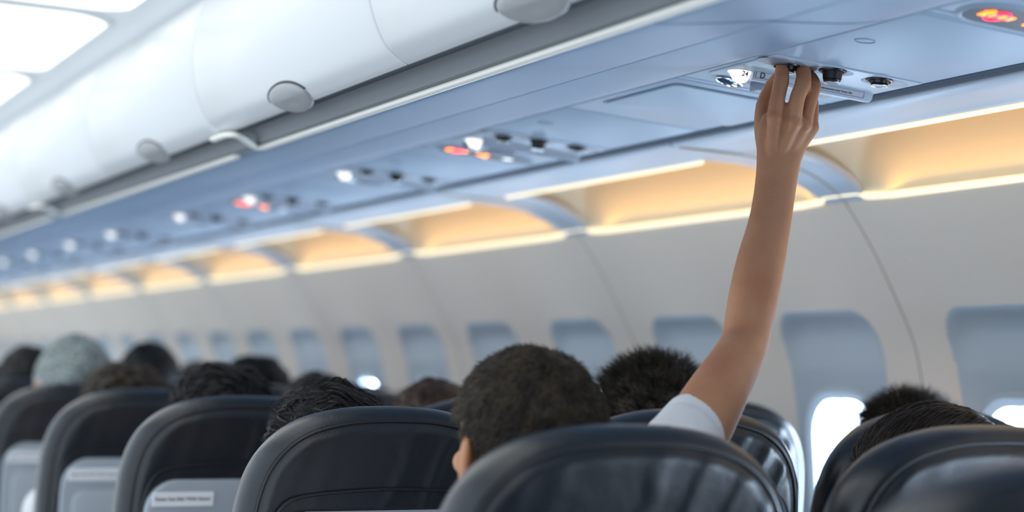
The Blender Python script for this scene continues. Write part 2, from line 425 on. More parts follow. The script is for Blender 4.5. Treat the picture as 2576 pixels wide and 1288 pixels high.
# ------------------------------------------------------------------ side wall panels with cove recess and window scoops
SEAM0 = 3.112; BAY = 1.175
seams = [SEAM0 + BAY * k for k in range(-3, 11)]
PROF = catmull([(2.103, 1.580), (2.128, 1.548), (2.156, 1.509), (2.186, 1.463), (2.212, 1.418), (2.246, 1.356), (2.270, 1.305), (2.285, 1.25), (2.296, 1.19), (2.306, 1.12), (2.316, 1.02), (2.322, 0.9), (2.322, 0.6), (2.30, 0.3), (2.22, 0.0)], 4)
pz = PROF[::-1, 1]; px_ = PROF[::-1, 0]
def wall_x(z): return float(np.interp(z, pz, px_))
def sstep(a, b_, x):
    t = np.clip((x - a) / (b_ - a), 0, 1); return t * t * (3 - 2 * t)
SC_TOP, SC_W = 1.374, 0.182
def scoop(y, z):
    """how far the window scoop recedes at (y from the window centre, z)"""
    w = SC_W + 0.012 * (SC_TOP - z)
    if z > SC_TOP or z < 0.70: return 0.0
    floor_x = 2.291
    depth = max(0.006, floor_x - wall_x(z))
    r = 0.07; ax = abs(y); dx = ax - (w - r); dz = (z - (SC_TOP - r))
    if dx > 0 and dz > 0: sd = math.hypot(dx, dz) - r
    else: sd = max(ax - w, z - SC_TOP)
    sd = max(sd, 0.72 - z)
    t = float(np.clip(-sd / 0.060, 0, 1)); return depth * (1 - (1 - t) ** 2.2)

def make_wall_mesh():
    zs = list(np.linspace(0.0, 0.70, 8)) + list(np.linspace(0.72, 1.28, 57)) + list(np.linspace(1.290, 1.34, 14)) + list(np.linspace(1.344, 1.384, 20)) + list(np.linspace(1.394, 1.545, 14))
    ys = set(np.round(np.linspace(0.002, BAY - 0.002, 40), 4))
    for c in (BAY * 0.25, BAY * 0.75):
        for e in (-1, 1):
            for q in np.linspace(-0.07, 0.02, 20): ys.add(round(c + e * (SC_W + 0.003 + q), 4))
        for e in np.linspace(-0.16, 0.16, 33): ys.add(round(c + e, 4))
    ys = sorted(ys); m_ = MB()
    P = []
    top = [(2.128, 1.548), (2.118, 1.561), (2.110, 1.571), (2.107, 1.577)]
    for y in ys:
        row = []
        for z in zs:
            x = wall_x(z)
            for c in (BAY * 0.25, BAY * 0.75):
                if abs(y - c) < 0.26: x += scoop(y - c, z)
            row.append((x, y, z))
        for x, z in top: row.append((x, y, z))
        P.append(row)
    m_.grid(P)
    def inside(p):
        for c in (BAY * 0.25, BAY * 0.75):
            a, q = abs(p[1] - c), abs(p[2] - 1.01); w, h, r = 0.138, 0.193, 0.10
            if a < w and q < h and (a < w - r or q < h - r or math.hypot(a - w + r, q - h + r) < r): return True
        return False
    ins = [inside(p) for p in m_.v]; m_.f = [f for f in m_.f if not any(ins[i] for i in f)]
    return m_

def recess_profile(t_):
    pass

COVE = catmull([(1.868, 1.664), (1.880, 1.690), (1.93, 1.712), (2.00, 1.712), (2.07, 1.690), (2.115, 1.650), (2.132, 1.612), (2.126, 1.588), (2.112, 1.579)], 5)
RIB = catmull([(1.866, 1.656), (1.90, 1.6535), (1.95, 1.648), (2.00, 1.637), (2.05, 1.616), (2.085, 1.594), (2.107, 1.577)], 4)
yn_top, yn_bot, yf_top, yf_bot = 0.140, 0.070, 0.105, 0.070      # how far the recess opening stays off each seam

def make_upper_mesh():
    """the panel from the service-panel groove to the cove edge, with arched ribs at both ends"""
    m_ = MB()
    fl = [(1.716, 1.676), (1.7165, 1.666), (1.722, 1.6625), (1.76, 1.6615), (1.81, 1.660), (1.85, 1.6575), (1.864, 1.6563), (1.868, 1.659), (1.866, 1.664)]
    m_.grid([[(x, y, z) for x, z in fl] for y in (0.002, BAY - 0.002)])
    n = len(RIB)
    for near in (True, False):
        rows = []
        for i, (x, z) in enumerate(RIB):
            t = i / (n - 1); a = t ** 0.9
            e = (yn_top + (yn_bot - yn_top) * a) if near else (yf_top + (yf_bot - yf_top) * a)
            if near: ya, yb = 0.002, e
            else: ya, yb = BAY - e, BAY - 0.002
            if near: rows.append([(x, ya, z), (x, (ya + yb) / 2, z), (x, yb - 0.004, z), (x + 0.002, yb, z + 0.003), (x + 0.005, yb + 0.001, z + 0.012)])
            else: rows.append([(x + 0.005, ya - 0.001, z + 0.012), (x + 0.002, ya, z + 0.003), (x, ya + 0.004, z), (x, (ya + yb) / 2, z), (x, yb, z)])
        m_.grid(rows)
    return m_

def make_cove_mesh():
    m_ = MB(); rows = []
    ys = [0.060, 0.064, 0.080, 0.11, 0.15, 0.20, BAY / 2, BAY - 0.24, BAY - 0.18, BAY - 0.13, BAY - 0.095, BAY - 0.070, BAY - 0.060]
    cx, cz = 2.03, 1.625
    for y in ys:
        e = min(y - 0.060, (BAY - 0.060 - y)); q = 1 - max(0.0, 1 - e / 0.16) ** 2.2
        q = 0.12 + 0.88 * q
        row = []
        for i, (x, z) in enumerate(COVE):
            t = i / (len(COVE) - 1)
            # the ends close in towards the line of the opening
            lx, lz = 1.868 + (2.112 - 1.868) * t, 1.668 + (1.582 - 1.668) * t + 0.022 * math.sin(math.pi * t)
            row.append((lx + (x - lx) * q, y, lz + (z - lz) * q))
        rows.append(row)
    m_.grid(rows); return m_

wall_me = make_wall_mesh().mesh('wall_right'); upper_me = make_upper_mesh().mesh('upper_panel'); cove_me = make_cove_mesh().mesh('cove_recess')
wi = 0
for i, y in enumerate(seams[:-1]):
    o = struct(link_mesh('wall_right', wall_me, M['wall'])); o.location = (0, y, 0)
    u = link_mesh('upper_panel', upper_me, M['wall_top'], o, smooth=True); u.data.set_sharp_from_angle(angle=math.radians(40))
    c = link_mesh('cove_recess', cove_me, M['cove'], o)
    s = MB(); sp = [(1.735, 1.6622)] + [tuple(p) for p in RIB[1:]] + [tuple(p) for p in PROF[2:]]
    s.tube([(x + 0.003, 0, z + 0.0005) for x, z in sp], [(0.0036, 0.0036)] * len(sp), 6, ref=(0, 1, 0))
    t_ = s.build('seam_strip', M['seam'], o)

b = MB(); b.grid([[(x, y, z) for x, z in ((1.30, 1.86), (2.10, 1.82), (2.30, 1.65), (2.42, 1.3), (2.44, 0.9), (2.40, 0.0))] for y in (Y0, Y1)]); struct(b.build('light_block_outer', M['dark']), 'dark sheet added behind the side panels to stop light leaks')  # unseen sheet added to block sky light leaking in behind the panels
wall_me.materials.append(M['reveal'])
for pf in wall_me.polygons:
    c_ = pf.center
    if c_[0] > wall_x(c_[2]) + 0.0016 and 0.7 < c_[2] < SC_TOP: pf.material_index = 1  # scoop faces get the colour with daylight tint painted in
# slate groove beside the service panels
b = MB(); b.grid([[(x, y, z) for x, z in ((1.6905, 1.668), (1.692, 1.682), (1.712, 1.682), (1.7155, 1.668))] for y in (Y0, Y1)])
struct(b.build('trim_4', M['groove']), 'slate groove along the outer edge of the service panels')

# ------------------------------------------------------------------ cove lights: two lit lens strips per bay
def make_cove_light():
    r = empty('cove_light', (0, 0, 0))
    lo = MB(); n = 24
    pts = []
    for y in np.concatenate([np.linspace(0.004, 0.062, 5), np.linspace(0.075, BAY - 0.075, 14), np.linspace(BAY - 0.062, BAY - 0.004, 5)]):
        e = min(y, BAY - y); k = float(sstep(0.055, 0.085, e))
        pts.append((2.097 + 0.008 * k, y, 1.592 - 0.012 * k))
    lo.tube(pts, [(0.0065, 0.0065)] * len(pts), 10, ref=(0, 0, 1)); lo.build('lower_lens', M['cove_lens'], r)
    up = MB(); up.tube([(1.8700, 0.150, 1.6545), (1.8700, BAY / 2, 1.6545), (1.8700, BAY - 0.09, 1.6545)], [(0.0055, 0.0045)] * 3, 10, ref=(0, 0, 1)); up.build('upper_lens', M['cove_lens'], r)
    return r
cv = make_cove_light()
def cove_lamp(y):
    # the amber tube behind the lower lip of this cove
    l = area('cove_lamp', (2.117, y + BAY / 2, 1.594), (2.04, y + BAY / 2, 1.70), BAY - 0.2, 0.012, COVE_W, (1.0, 0.43, 0.04)); return l
visible = [y for y in seams[:-1] if y + BAY > 2.2]
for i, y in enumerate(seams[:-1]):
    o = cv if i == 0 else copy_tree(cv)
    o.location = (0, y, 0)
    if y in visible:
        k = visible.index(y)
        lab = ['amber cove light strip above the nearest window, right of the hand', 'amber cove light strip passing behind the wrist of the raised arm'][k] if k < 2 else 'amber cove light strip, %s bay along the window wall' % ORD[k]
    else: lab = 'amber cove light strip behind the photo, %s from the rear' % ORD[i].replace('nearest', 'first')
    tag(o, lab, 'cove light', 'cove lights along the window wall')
    l = cove_lamp(y)
    l.rotation_euler = (Vector((-0.075, 0, 0.10))).to_track_quat('-Z', 'Y').to_euler()
    # long axis along the cabin
    q = Matrix(((0, 0.8, 0.6), (1, 0, 0), (0, 0.6, -0.8))).to_4x4()
    zdir = Vector((0.075, 0, -0.10)).normalized(); xdir = Vector((0, 1, 0)); ydir = zdir.cross(xdir)
    l.matrix_world = Matrix(((xdir.x, ydir.x, zdir.x, 2.117), (xdir.y, ydir.y, zdir.y, y + BAY / 2), (xdir.z, ydir.z, zdir.z, 1.594), (0, 0, 0, 1)))
    l.parent = None

# ------------------------------------------------------------------ windows
def win_outline(w, h, r, n=8):
    return rrect(-w, w, -h, h, r, n)
def make_window():
    r = empty('window', (0, 0, 0)); r['kind'] = 'structure'
    zc_ = 1.01
    fr = MB(); o1, o2, o3 = win_outline(0.150, 0.205, 0.11), win_outline(0.138, 0.193, 0.10), win_outline(0.122, 0.177, 0.088)
    def at(p, dx): return (wall_x(zc_ + p[1]) + 0.006 + dx, p[0], zc_ + p[1])
    fr.grid([[at(p, d) for p in o] for o, d in ((o1, 0.001), (o1, -0.006), (o2, -0.012), (o3, -0.005), (o3, 0.038), (o1, 0.038))], closed_v=True)
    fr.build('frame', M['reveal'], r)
    pn = MB(); rg = [[at((p[0] * k, p[1] * k), 0.034) for p in o3] for k in (1.0, 0.5, 0.05)]
    pn.grid(rg, closed_v=True); pn.f.append(tuple(len(pn.v) - len(o3) + j for j in range(len(o3)))); pn.build('pane', M['pane'], r)
    return r
w0 = make_window(); k = 0
for y in seams[:-1]:
    for q in (0.25, 0.75):
        o = w0 if k == 0 else copy_tree(w0)
        k += 1; o.name = 'window_%d' % k; o.location = (0, y + BAY * q, 0); o['kind'] = 'structure'; o['label'] = 'bright oval cabin window'

# ------------------------------------------------------------------ passenger service units
PSU_X, PSU_Z, PSU_T = 1.42, 1.695, math.radians(5.16)
def psu_plate(mb, y0, y1, x0=0.0, x1=0.2665, th=0.012, bev=0.003):
    mb.box(((x0 + x1) / 2, (y0 + y1) / 2, th / 2), (x1 - x0, y1 - y0, th), bev)

def make_psu(sign, number):
    r = empty('passenger_service_unit', (0, 0, 0)); r.rotation_euler = (0, PSU_T, 0)
    ye = 0.225 if sign else 0.142
    p = MB(); psu_plate(p, -0.472, ye - 0.02)
    psu_plate(p, ye - 0.017, ye + 0.0)
    p.build('panel', M['psu'], r, smooth=True)
    # raised plateau that carries lamp bar and nozzles
    q = MB(); q.box((0.135, -0.035, -0.0006), (0.25, 0.19, 0.003), 0.0012); q.build('plateau', M['psu_light'], r)
    # lit row-number lens: a small tapering lamp with a flat face to the rear
    rl = MB(); n = 20; rings = []
    for rad, z in ((0.0, 0.0), (0.0195, 0.0), (0.0195, -0.0012), (0.0165, -0.005), (0.0105, -0.0145), (0.0085, -0.0170), (0.0, -0.0178)):
        rg = []
        for t in np.linspace(0, 2 * math.pi, n, endpoint=False):
            x, y = rad * 1.05 * math.cos(t), rad * math.sin(t)
            y = max(y, -0.0145 - z * -0.35 if rad > 0.009 else y)
            rg.append((0.037 + x, 0.012 + y, z))
        rings.append(rg)
    rl.grid(rings, closed_v=True); sg = rl.build('row_lamp', M['row_lit'], r, sharp=50)
    if number:
        lettering('row_number', number, 0.0108, (0.0352, -0.0048, -0.0074), (1, 0, 0), (0, -0.35, 0.93), M['ink_red'], sg, True)
    cp = MB(); cp.torus((0.037, 0.012, -0.001), 0.0205, 0.0016, 28, 8); cp.build('lamp_rim', M['psu_light'], r)
    # the placard bar
    bar = MB(); sec = [(0.0, 0.001), (0.0035, -0.0120), (0.005, -0.0145), (0.009, -0.0150), (0.020, -0.008), (0.026, 0.001)]
    xs = [(0.047, 1), (0.248, 1), (0.256, 0.96), (0.259, 0.80)]
    bar.grid([[(x, -0.010 + y, z * k_) for y, z in sec] for x, k_ in xs], closed_v=True)
    bar.f.append(tuple(range(6))); bar.f.append(tuple(len(bar.v) - 6 + j for j in range(6))[::-1])
    bo = bar.build('placard_bar', M['psu_light'], r, sharp=25)
    nrm = Vector((0, -0.9656, -0.26)); e = 0.0006
    def face(x, s): return (x, -0.010 + 0.0035 * s - e, -0.0120 * s)
    pl = MB(); pl.grid([[face(x, s) for x in (0.0485, 0.246)] for s in (0.10, 0.97)]); po = pl.build('placard', M['placard'], r, smooth=False)
    ln = MB(); e = 0.0010
    for x0, x1, s0, s1 in ((0.051, 0.2425, 0.16, 0.20), (0.051, 0.2425, 0.86, 0.90), (0.051, 0.0516, 0.16, 0.90), (0.242, 0.2426, 0.16, 0.90)):
        ln.grid([[face(x, s) for x in (x0, x1)] for s in (s0, s1)])
    ln.build('outline', M['ink'], po, smooth=False)
    if number:
        uy = Vector((0, -0.0035, 0.0120)).normalized()
        for ch, x in (('D', 0.063), ('E', 0.099), ('F', 0.132)):
            lettering('seat_letter', ch, 0.0122, face(x, 0.52), (1, 0, 0), uy, M['ink'], po, True)
        lettering('safety_text', 'Schwimmweste unter Ihrem Sitz', 0.0047, face(0.1905, 0.55), (1, 0, 0), uy, M['ink'], po, True)
    # three air nozzles in grey dishes
    for i, (x, y, h) in enumerate(((0.057, -0.082, 0.013), (0.120, -0.107, 0.021), (0.203, -0.105, 0.011))):
        g = MB(); g.cyl((x + (0.016, 0.0, -0.016)[2 - i], y + (-0.012, 0.008, 0.010)[i], 0), 0.036, -0.0022, -0.0026, 32, 0.034, sx=1.05, sy=0.75)
        nz = g.build('air_nozzle', M['psu_dish'], r)
        t_ = MB(); t_.torus((x, y, -0.0028), 0.0185, 0.0022, 28, 8); t_.build('nozzle_ring', M['black'], nz)
        kb = MB(); kb.cyl((x, y, 0), 0.0150, -0.002, -h * 0.75, 28, 0.0135); kb.cyl((x, y, 0), 0.0130, -h * 0.72, -h, 28, 0.0115, bev=0.0015); kb.build('nozzle_knob', M['black'], nz)
        tr = MB(); tr.torus((x, y, -h * 0.97), 0.0112, 0.0011, 24, 6); tr.build('chrome_tip', M['chrome'], nz)
    # speaker grille and small call button beyond the bar
    sp = MB(); sp.cyl((0.205, 0.065, 0), 0.026, -0.001, -0.0022, 28, 0.025); sp.build('speaker_grille', M['psu_dish'], r)
    bt = MB(); bt.box((0.122, 0.072, -0.006), (0.05, 0.026, 0.013), 0.002); bt.build('call_button', M['psu_dish'], r)
    ln2 = MB(); RZ = rotm(math.radians(32)); ln2.ell((0.062, 0.086, -0.003), (0.033, 0.0135, 0.0075), RZ); lo_ = ln2.build('reading_lens', M['lens_blue'], r)
    ch = MB(); ch.torus((0, 0, 0), 0.033, 0.0020, 36, 8, sx=1.0, sy=0.42); ch.v = [tuple(RZ @ np.array(p) + np.array((0.062, 0.086, -0.0035))) for p in ch.v]; ch.build('lens_rim', M['chrome'], lo_)
    st = MB(); st.torus((0.045, -0.295, -0.0005), 0.014, 0.0006, 28, 5, sx=1, sy=0.9); st.build('moulded_mark', M['psu_dish'], r)
    if sign:
        sl = MB(); sl.grid([[(x, y, -0.0035) for x, y in lp] for lp in (rrect(0.024, 0.232, 0.128, 0.212, 0.04), [(0.128 + (a - 0.128) * 0.1, 0.17 + (c - 0.17) * 0.1) for a, c in rrect(0.024, 0.232, 0.128, 0.212, 0.04)])], closed_v=True)
        sl.f.append(tuple(range(len(sl.v) // 2, len(sl.v)))); so = sl.build('sign_lens', M['lens_dark'], r, smooth=False)
        rm = MB(); rm.grid([[(x, y, z) for x, y in lp] for lp, z in ((rrect(0.016, 0.240, 0.120, 0.220, 0.046), 0.0), (rrect(0.020, 0.236, 0.124, 0.216, 0.044), -0.0045), (rrect(0.024, 0.232, 0.128, 0.212, 0.04), -0.0030))], closed_v=True); rm.build('sign_bezel', M['psu'], r)
        ic = MB(); ic.box((0.052, 0.170, -0.0042), (0.020, 0.017, 0.001), 0.0); ic.box((0.078, 0.168, -0.0042), (0.018, 0.016, 0.001), 0.0); ic.tube([(0.044, 0.170, -0.0042), (0.042, 0.160, -0.0042), (0.047, 0.152, -0.0042)], [0.0035] * 3, 6)
        ic.build('cigarette_icon', M['orange'], so, smooth=False)
        rd = MB(); rd.torus((0.065, 0.169, -0.0043), 0.0205, 0.0017, 32, 6, sx=0.62); rd.tube([(0.058, 0.154, -0.0044), (0.072, 0.184, -0.0044)], [0.0016, 0.0016], 6)
        rd.build('prohibition_icon', M['red'], so, smooth=False)
        bt_ = MB(); bt_.ell((0.124, 0.155, -0.0045), (0.0065, 0.0065, 0.0008), nu=8, nv=14); bt_.box((0.124, 0.173, -0.0042), (0.022, 0.018, 0.001)); bt_.tube([(0.112, 0.166, -0.0045), (0.137, 0.186, -0.0045)], [0.0025] * 2, 6)
        bt_.build('seat_belt_icon', M['orange'], so, smooth=False)
        wb = MB(); wb.ell((0.180, 0.172, -0.0045), (0.012, 0.012, 0.001), nu=8, nv=16); wb.build('lit_button', M['whitelit'], so)
    return r

UNITS = [(1.70, True), (2.415, False), (3.42, True), (4.19, False), (4.965, True), (5.715, False), (6.675, False), (7.40, False), (8.205, False), (8.955, False), (9.71, False), (10.46, False), (11.4, False), (12.15, False), (12.9, False)]
numbered = make_psu(False, '24'); plain = make_psu(False, None); signed = make_psu(True, None)
first = {True: True, False: True}
for i, (y, sg) in enumerate(UNITS):
    if i == 1: o = numbered
    elif first[sg]: o = signed if sg else plain; first[sg] = False
    else: o = copy_tree(signed if sg else plain)
    o.location = (PSU_X, y, PSU_Z)
    lab = ['overhead service unit at the top right corner with an orange no-smoking sign', 'overhead service unit with lit number 24 that the hand is touching', 'overhead service unit beyond the hand with orange signs and white row lamp'][i] if i < 3 else 'blurred overhead service unit with white row lamp, %s from the hand%s' % (ORD[i - 1], ', red signs lit' if i == 4 else '')
    tag(o, lab, 'service unit', 'overhead passenger service units')
# blank panels that fill the gaps between units
def blank(y0, y1, lab, recess=False):
    r = empty('blank_service_panel', (PSU_X, y0, PSU_Z)); r.rotation_euler = (0, PSU_T, 0); L_ = y1 - y0
    p = MB(); psu_plate(p, 0.002, L_ - 0.002); p.build('panel', M['psu'], r)
    if recess:
        q = MB()
        lp0 = rrect(0.022, 0.264, 0.035, 0.285, 0.012); lp1 = rrect(0.026, 0.260, 0.039, 0.281, 0.010)
        q.grid([[(x, y, z) for x, y in lp] for lp, z in ((lp0, 0.0), (lp0, -0.0032), (lp1, -0.0040), ([(0.143 + (a - 0.143) * 0.05, 0.16 + (c - 0.16) * 0.05) for a, c in lp1], -0.0040))], closed_v=True); q.f.append(tuple(len(q.v) - len(lp1) + j for j in range(len(lp1))))
        q.build('cover_plate', M['psu'], r, sharp=30)
        g = MB(); lpA = rrect(0.0165, 0.2655, 0.030, 0.290, 0.014)
        g.grid([[(x, y, z) for x, y in lp] for lp, z in ((lpA, -0.0006), (lp0, -0.0007))], closed_v=True); g.build('groove', M['groove'], r)
    tag(r, lab, 'blank panel', 'blank panels between service units')
ends = {True: 0.228, False: 0.145}
for i in range(len(UNITS) - 1):
    a = UNITS[i][0] + ends[UNITS[i][1]]; c = UNITS[i + 1][0] - 0.475
    if c - a > 0.012:
        blank(a, c, 'blue-grey blank panel with a framed rectangular cover left of the hand' if i == 1 else 'plain blue-grey blank panel, %s gap from the hand between service units' % ORD[i], i == 1)


# ------------------------------------------------------------------ seats
SEAT_HALF = [(0, 1.186), (0.05, 1.1845), (0.09, 1.179), (0.13, 1.168), (0.163, 1.150), (0.189, 1.125), (0.207, 1.095), (0.218, 1.06), (0.224, 1.02), (0.228, 0.95), (0.230, 0.80), (0.228, 0.60), (0.218, 0.50), (0.19, 0.462), (0.10, 0.455), (0, 0.455)]
SH = catmull(SEAT_HALF, 4)
SOUT = np.vstack([SH, SH[-2:0:-1] * np.array([-1, 1])])
def recline(z): return -(z - 1.10) * 0.17
def make_seat(left_arm):
    r = empty('aircraft_seat', (0, 0, 0))
    n = len(SOUT); nx = np.roll(SOUT, -1, 0) - np.roll(SOUT, 1, 0); nx /= np.linalg.norm(nx, axis=1)[:, None]
    nrm = np.stack([-nx[:, 1], nx[:, 0]], 1)
    if (nrm[0] @ np.array([0, 1])) < 0: nrm = -nrm
    c = np.array([0, 0.86]); TH = 0.085
    rings = []
    def ring(pts, y): rings.append([(p[0], y + recline(p[1]), p[1]) for p in pts])
    ins = SOUT - nrm * 0.030
    for q in list(np.linspace(0.02, 0.5, 7)) + list(np.linspace(0.55, 0.97, 22)):
        ring(c + (ins - c) * q, -0.010 * (1 - q ** 3))
    # piped edge, rolled side, front
    for off, y in ((0.030, 0.001), (0.024, 0.006), (0.018, 0.006), (0.010, 0.012), (0.004, 0.022), (0.0, 0.036), (0.0, 0.055), (0.004, 0.070), (0.014, 0.080), (0.030, TH)):
        ring(SOUT - nrm * off, y)
    for q in (0.9, 0.7, 0.4, 0.1): ring(c + (ins - c) * q, TH + 0.006)
    m_ = MB(); m_.grid(rings, closed_v=True); m_.f.append(tuple(range(n))); m_.f.append(tuple(len(m_.v) - n + j for j in range(n)))
    # wrinkles running down from the top edge of the cover
    back = m_.build('back_cover', M['leather'], r, sharp=0)
    V = back.data.vertices
    for v in V:
        x, y, z = v.co; 
        if z > 0.6 and y - recline(z) < 0.004:
            m0 = float(sstep(0.215, 0.17, math.hypot(x, (z - 0.97) * 0.9))) if False else 1.0
            edge = float(sstep(1.172, 1.145, z)) * float(sstep(0.205, 0.18, abs(x)))
            for xr, w_, am in ((-0.155, 0.014, 0.0014), (-0.10, 0.012, 0.0008), (0.012, 0.0055, 0.0030), (0.075, 0.008, 0.0026), (0.125, 0.011, 0.0032), (0.168, 0.010, 0.0030)):
                d = (x - xr) - (z - 1.10) * 0.42 - 0.006 * math.sin(30 * z + 40 * xr)
                v.co.y -= am * math.exp(-(d / w_) ** 2) * edge * float(sstep(0.98, 1.08, z))
    pp = MB(); pts = [(p[0], 0.0045 + recline(p[1]), p[1]) for p in (SOUT - nrm * 0.021)]
    sel = [p for p in pts if p[2] > 0.6]
    sel.sort(key=lambda p: math.atan2(p[0], p[2] - 0.75)); pp.tube(sel, [(0.0019, 0.0019)] * len(sel), 6, ref=(0, 1, 0)); pp.build('piping', M['piping'], r)
    wl = MB(); wl.tube([(x, -0.0095 + recline(z), z) for x, z in ((-0.19, 0.96), (-0.183, 1.01), (-0.165, 1.045), (-0.13, 1.058), (-0.06, 1.064), (0, 1.066), (0.06, 1.064), (0.13, 1.058), (0.165, 1.045), (0.183, 1.01), (0.19, 0.96))], [(0.0026, 0.0026)] * 11, 6, ref=(0, 1, 0), sub=3); wl.build('cover_seam', M['leather'], r)
    def plate(out, y0, y1, e=0.006):
        mm = MB(); k_ = len(out); cx = np.array([0, np.mean([p[1] for p in out])]); O = np.array(out)
        rg = []
        for sc, y in ((1.0, y1), (1.0, y0 + e), (0.985, y0 + e * 0.25), (0.96, y0), (0.5, y0), (0.03, y0)):
            P = cx + (O - cx) * np.array([1 - (1 - sc) * 1.0, 1 - (1 - sc) * 0.7]); rg.append([(p[0], y + recline(p[1]), p[1]) for p in P])
        mm.grid(rg, closed_v=True); return mm
    def sh(w, z0, z1, rr): return [(x, z) for x, z in rrect(-w, w, z0, z1, rr, 8)]
    top = [(x, z + 0.010 * (1 - (x / 0.186) ** 2) if z > 0.9 else z) for x, z in sh(0.186, 0.50, 1.030, 0.055)]
    shell = plate(top, -0.022, -0.004).build('back_shell', M['shell'], r, sharp=40)
    tray = plate(sh(0.163, 0.60, 0.968, 0.03), -0.034, -0.020, 0.008).build('tray_table', M['shell_light'], r, sharp=40)
    lt = MB(); lt.box((0.02, -0.036 + recline(0.985), 0.985), (0.016, 0.014, 0.05), 0.004); lt.build('tray_latch', M['shell'], tray)
    pc = MB(); pz_ = 1.000
    pc.box((-0.118, -0.0235 + recline(pz_), pz_), (0.112, 0.003, 0.026), 0.001, Matrix.Rotation(0.168, 4, 'X')); po = pc.build('placard', M['label'], r, smooth=False)
    lettering('placard_text', 'Fasten Seat Belt While Seated', 0.0083, (-0.119, -0.0256 + recline(1.001), 1.001), (1, 0, 0), (0, -0.168, 0.985), M['ink'], po, True)
    cu = MB(); cu.box((0, 0.41, 0.40), (0.44, 0.44, 0.11), 0.035); cu.build('seat_cushion', M['leather'], r)
    for sx in (-1, 1):
        if sx > 0 or left_arm:
            a = MB(); a.box((sx * 0.248, 0.34, 0.63), (0.028, 0.32, 0.045), 0.012); a.box((sx * 0.248, 0.24, 0.52), (0.026, 0.06, 0.2), 0.01); a.build('armrest', M['piping'], r)
        l_ = MB(); l_.tube([(sx * 0.15, 0.28, 0.35), (sx * 0.15, 0.22, 0.0)], [0.018, 0.018], 10); l_.tube([(sx * 0.15, 0.52, 0.35), (sx * 0.15, 0.58, 0.0)], [0.018, 0.018], 10); l_.box((sx * 0.15, 0.40, 0.008), (0.04, 0.44, 0.016), 0.003); l_.build('leg', M['alu'], r)
    return r

seat_a = make_seat(True); seat_b = make_seat(False); used = set()
COLX = {'aisle': 0.996, 'middle': 1.497, 'window': 1.992}
ROWY = [1.12 + 0.755 * k for k in range(11)]
def seat_label(r, c):
    if r == 0: return 'black leather aisle seat at the bottom right corner, very blurred, nearest of all'
    if r == 1: return {'aisle': 'large black leather seat back in front of the person with the raised arm', 'middle': 'black leather seat back at right in front of the person with smooth brown hair', 'window': 'window seat back beside the person with smooth brown hair, out at the right'}[c]
    if r == 2: return {'aisle': 'sharp black leather seat back with stitched piping left of the short-haired head', 'middle': 'glossy black seat back just right of the white sleeve', 'window': 'black window seat back left of the hair of the person with smooth brown hair'}[c]
    if r == 3 and c == 'aisle': return 'black aisle seat with grey shell and a readable white placard'
    if r == 4 and c == 'aisle': return 'black aisle seat with grey shell beside the white elbow, second placard from the left'
    if r == 5 and c == 'aisle': return 'black aisle seat with grey shell at the left edge of the photo'
    return 'blurred black %s seat back, row %s ahead of the camera' % (c, ['', 'one', 'two', 'three', 'four', 'five', 'six', 'seven', 'eight', 'nine', 'ten'][r])
for r_, y in enumerate(ROWY):
    for c_ in ('aisle', 'middle', 'window'):
        if r_ == 0 and c_ != 'aisle': continue
        src = seat_a if c_ == 'aisle' else seat_b
        o = copy_tree(src) if src.name in used else src; used.add(src.name)
        o.location = (COLX[c_], y, 0)
        tag(o, seat_label(r_, c_), 'seat', 'rows of black leather seats')


# ------------------------------------------------------------------ people

def add_head(mb, hc, R, s=1.0, ears=True):
    def P(v): return np.array(hc) + R @ (np.array(v) * s)
    def E(c, r, n=14): mb.ell(P(c), np.array(r) * s, R, n, n + 8)
    E((0, -0.008, 0.022), (0.079, 0.098, 0.090), 20)       # skull
    E((0, 0.030, -0.045), (0.062, 0.062, 0.072))           # face
    E((0, 0.052, -0.092), (0.034, 0.034, 0.024))           # chin
    E((0, 0.010, -0.070), (0.056, 0.055, 0.040))           # jaw
    E((0, 0.080, 0.012), (0.045, 0.018, 0.012))            # brow
    mb.tube([P((0, 0.086, 0.005)), P((0, 0.100, -0.022)), P((0, 0.104, -0.034))], [0.008 * s, 0.011 * s, 0.013 * s], 8)   # nose
    for q in (-1, 1):
        E((q * 0.012, 0.092, -0.036), (0.009, 0.010, 0.008))
        E((q * 0.040, 0.066, -0.025), (0.022, 0.020, 0.018))
        if ears:
            mb.ell(P((q * 0.084, -0.012, -0.018)), np.array((0.009, 0.020, 0.034)) * s, R @ rotm(q * 0.45, 0.15, 0), 10, 14)
            mb.ell(P((q * 0.080, -0.004, -0.040)), np.array((0.008, 0.011, 0.013)) * s, R, 8, 12)
    E((0, 0.086, -0.062), (0.022, 0.012, 0.006)); E((0, 0.085, -0.070), (0.019, 0.012, 0.007))      # lips

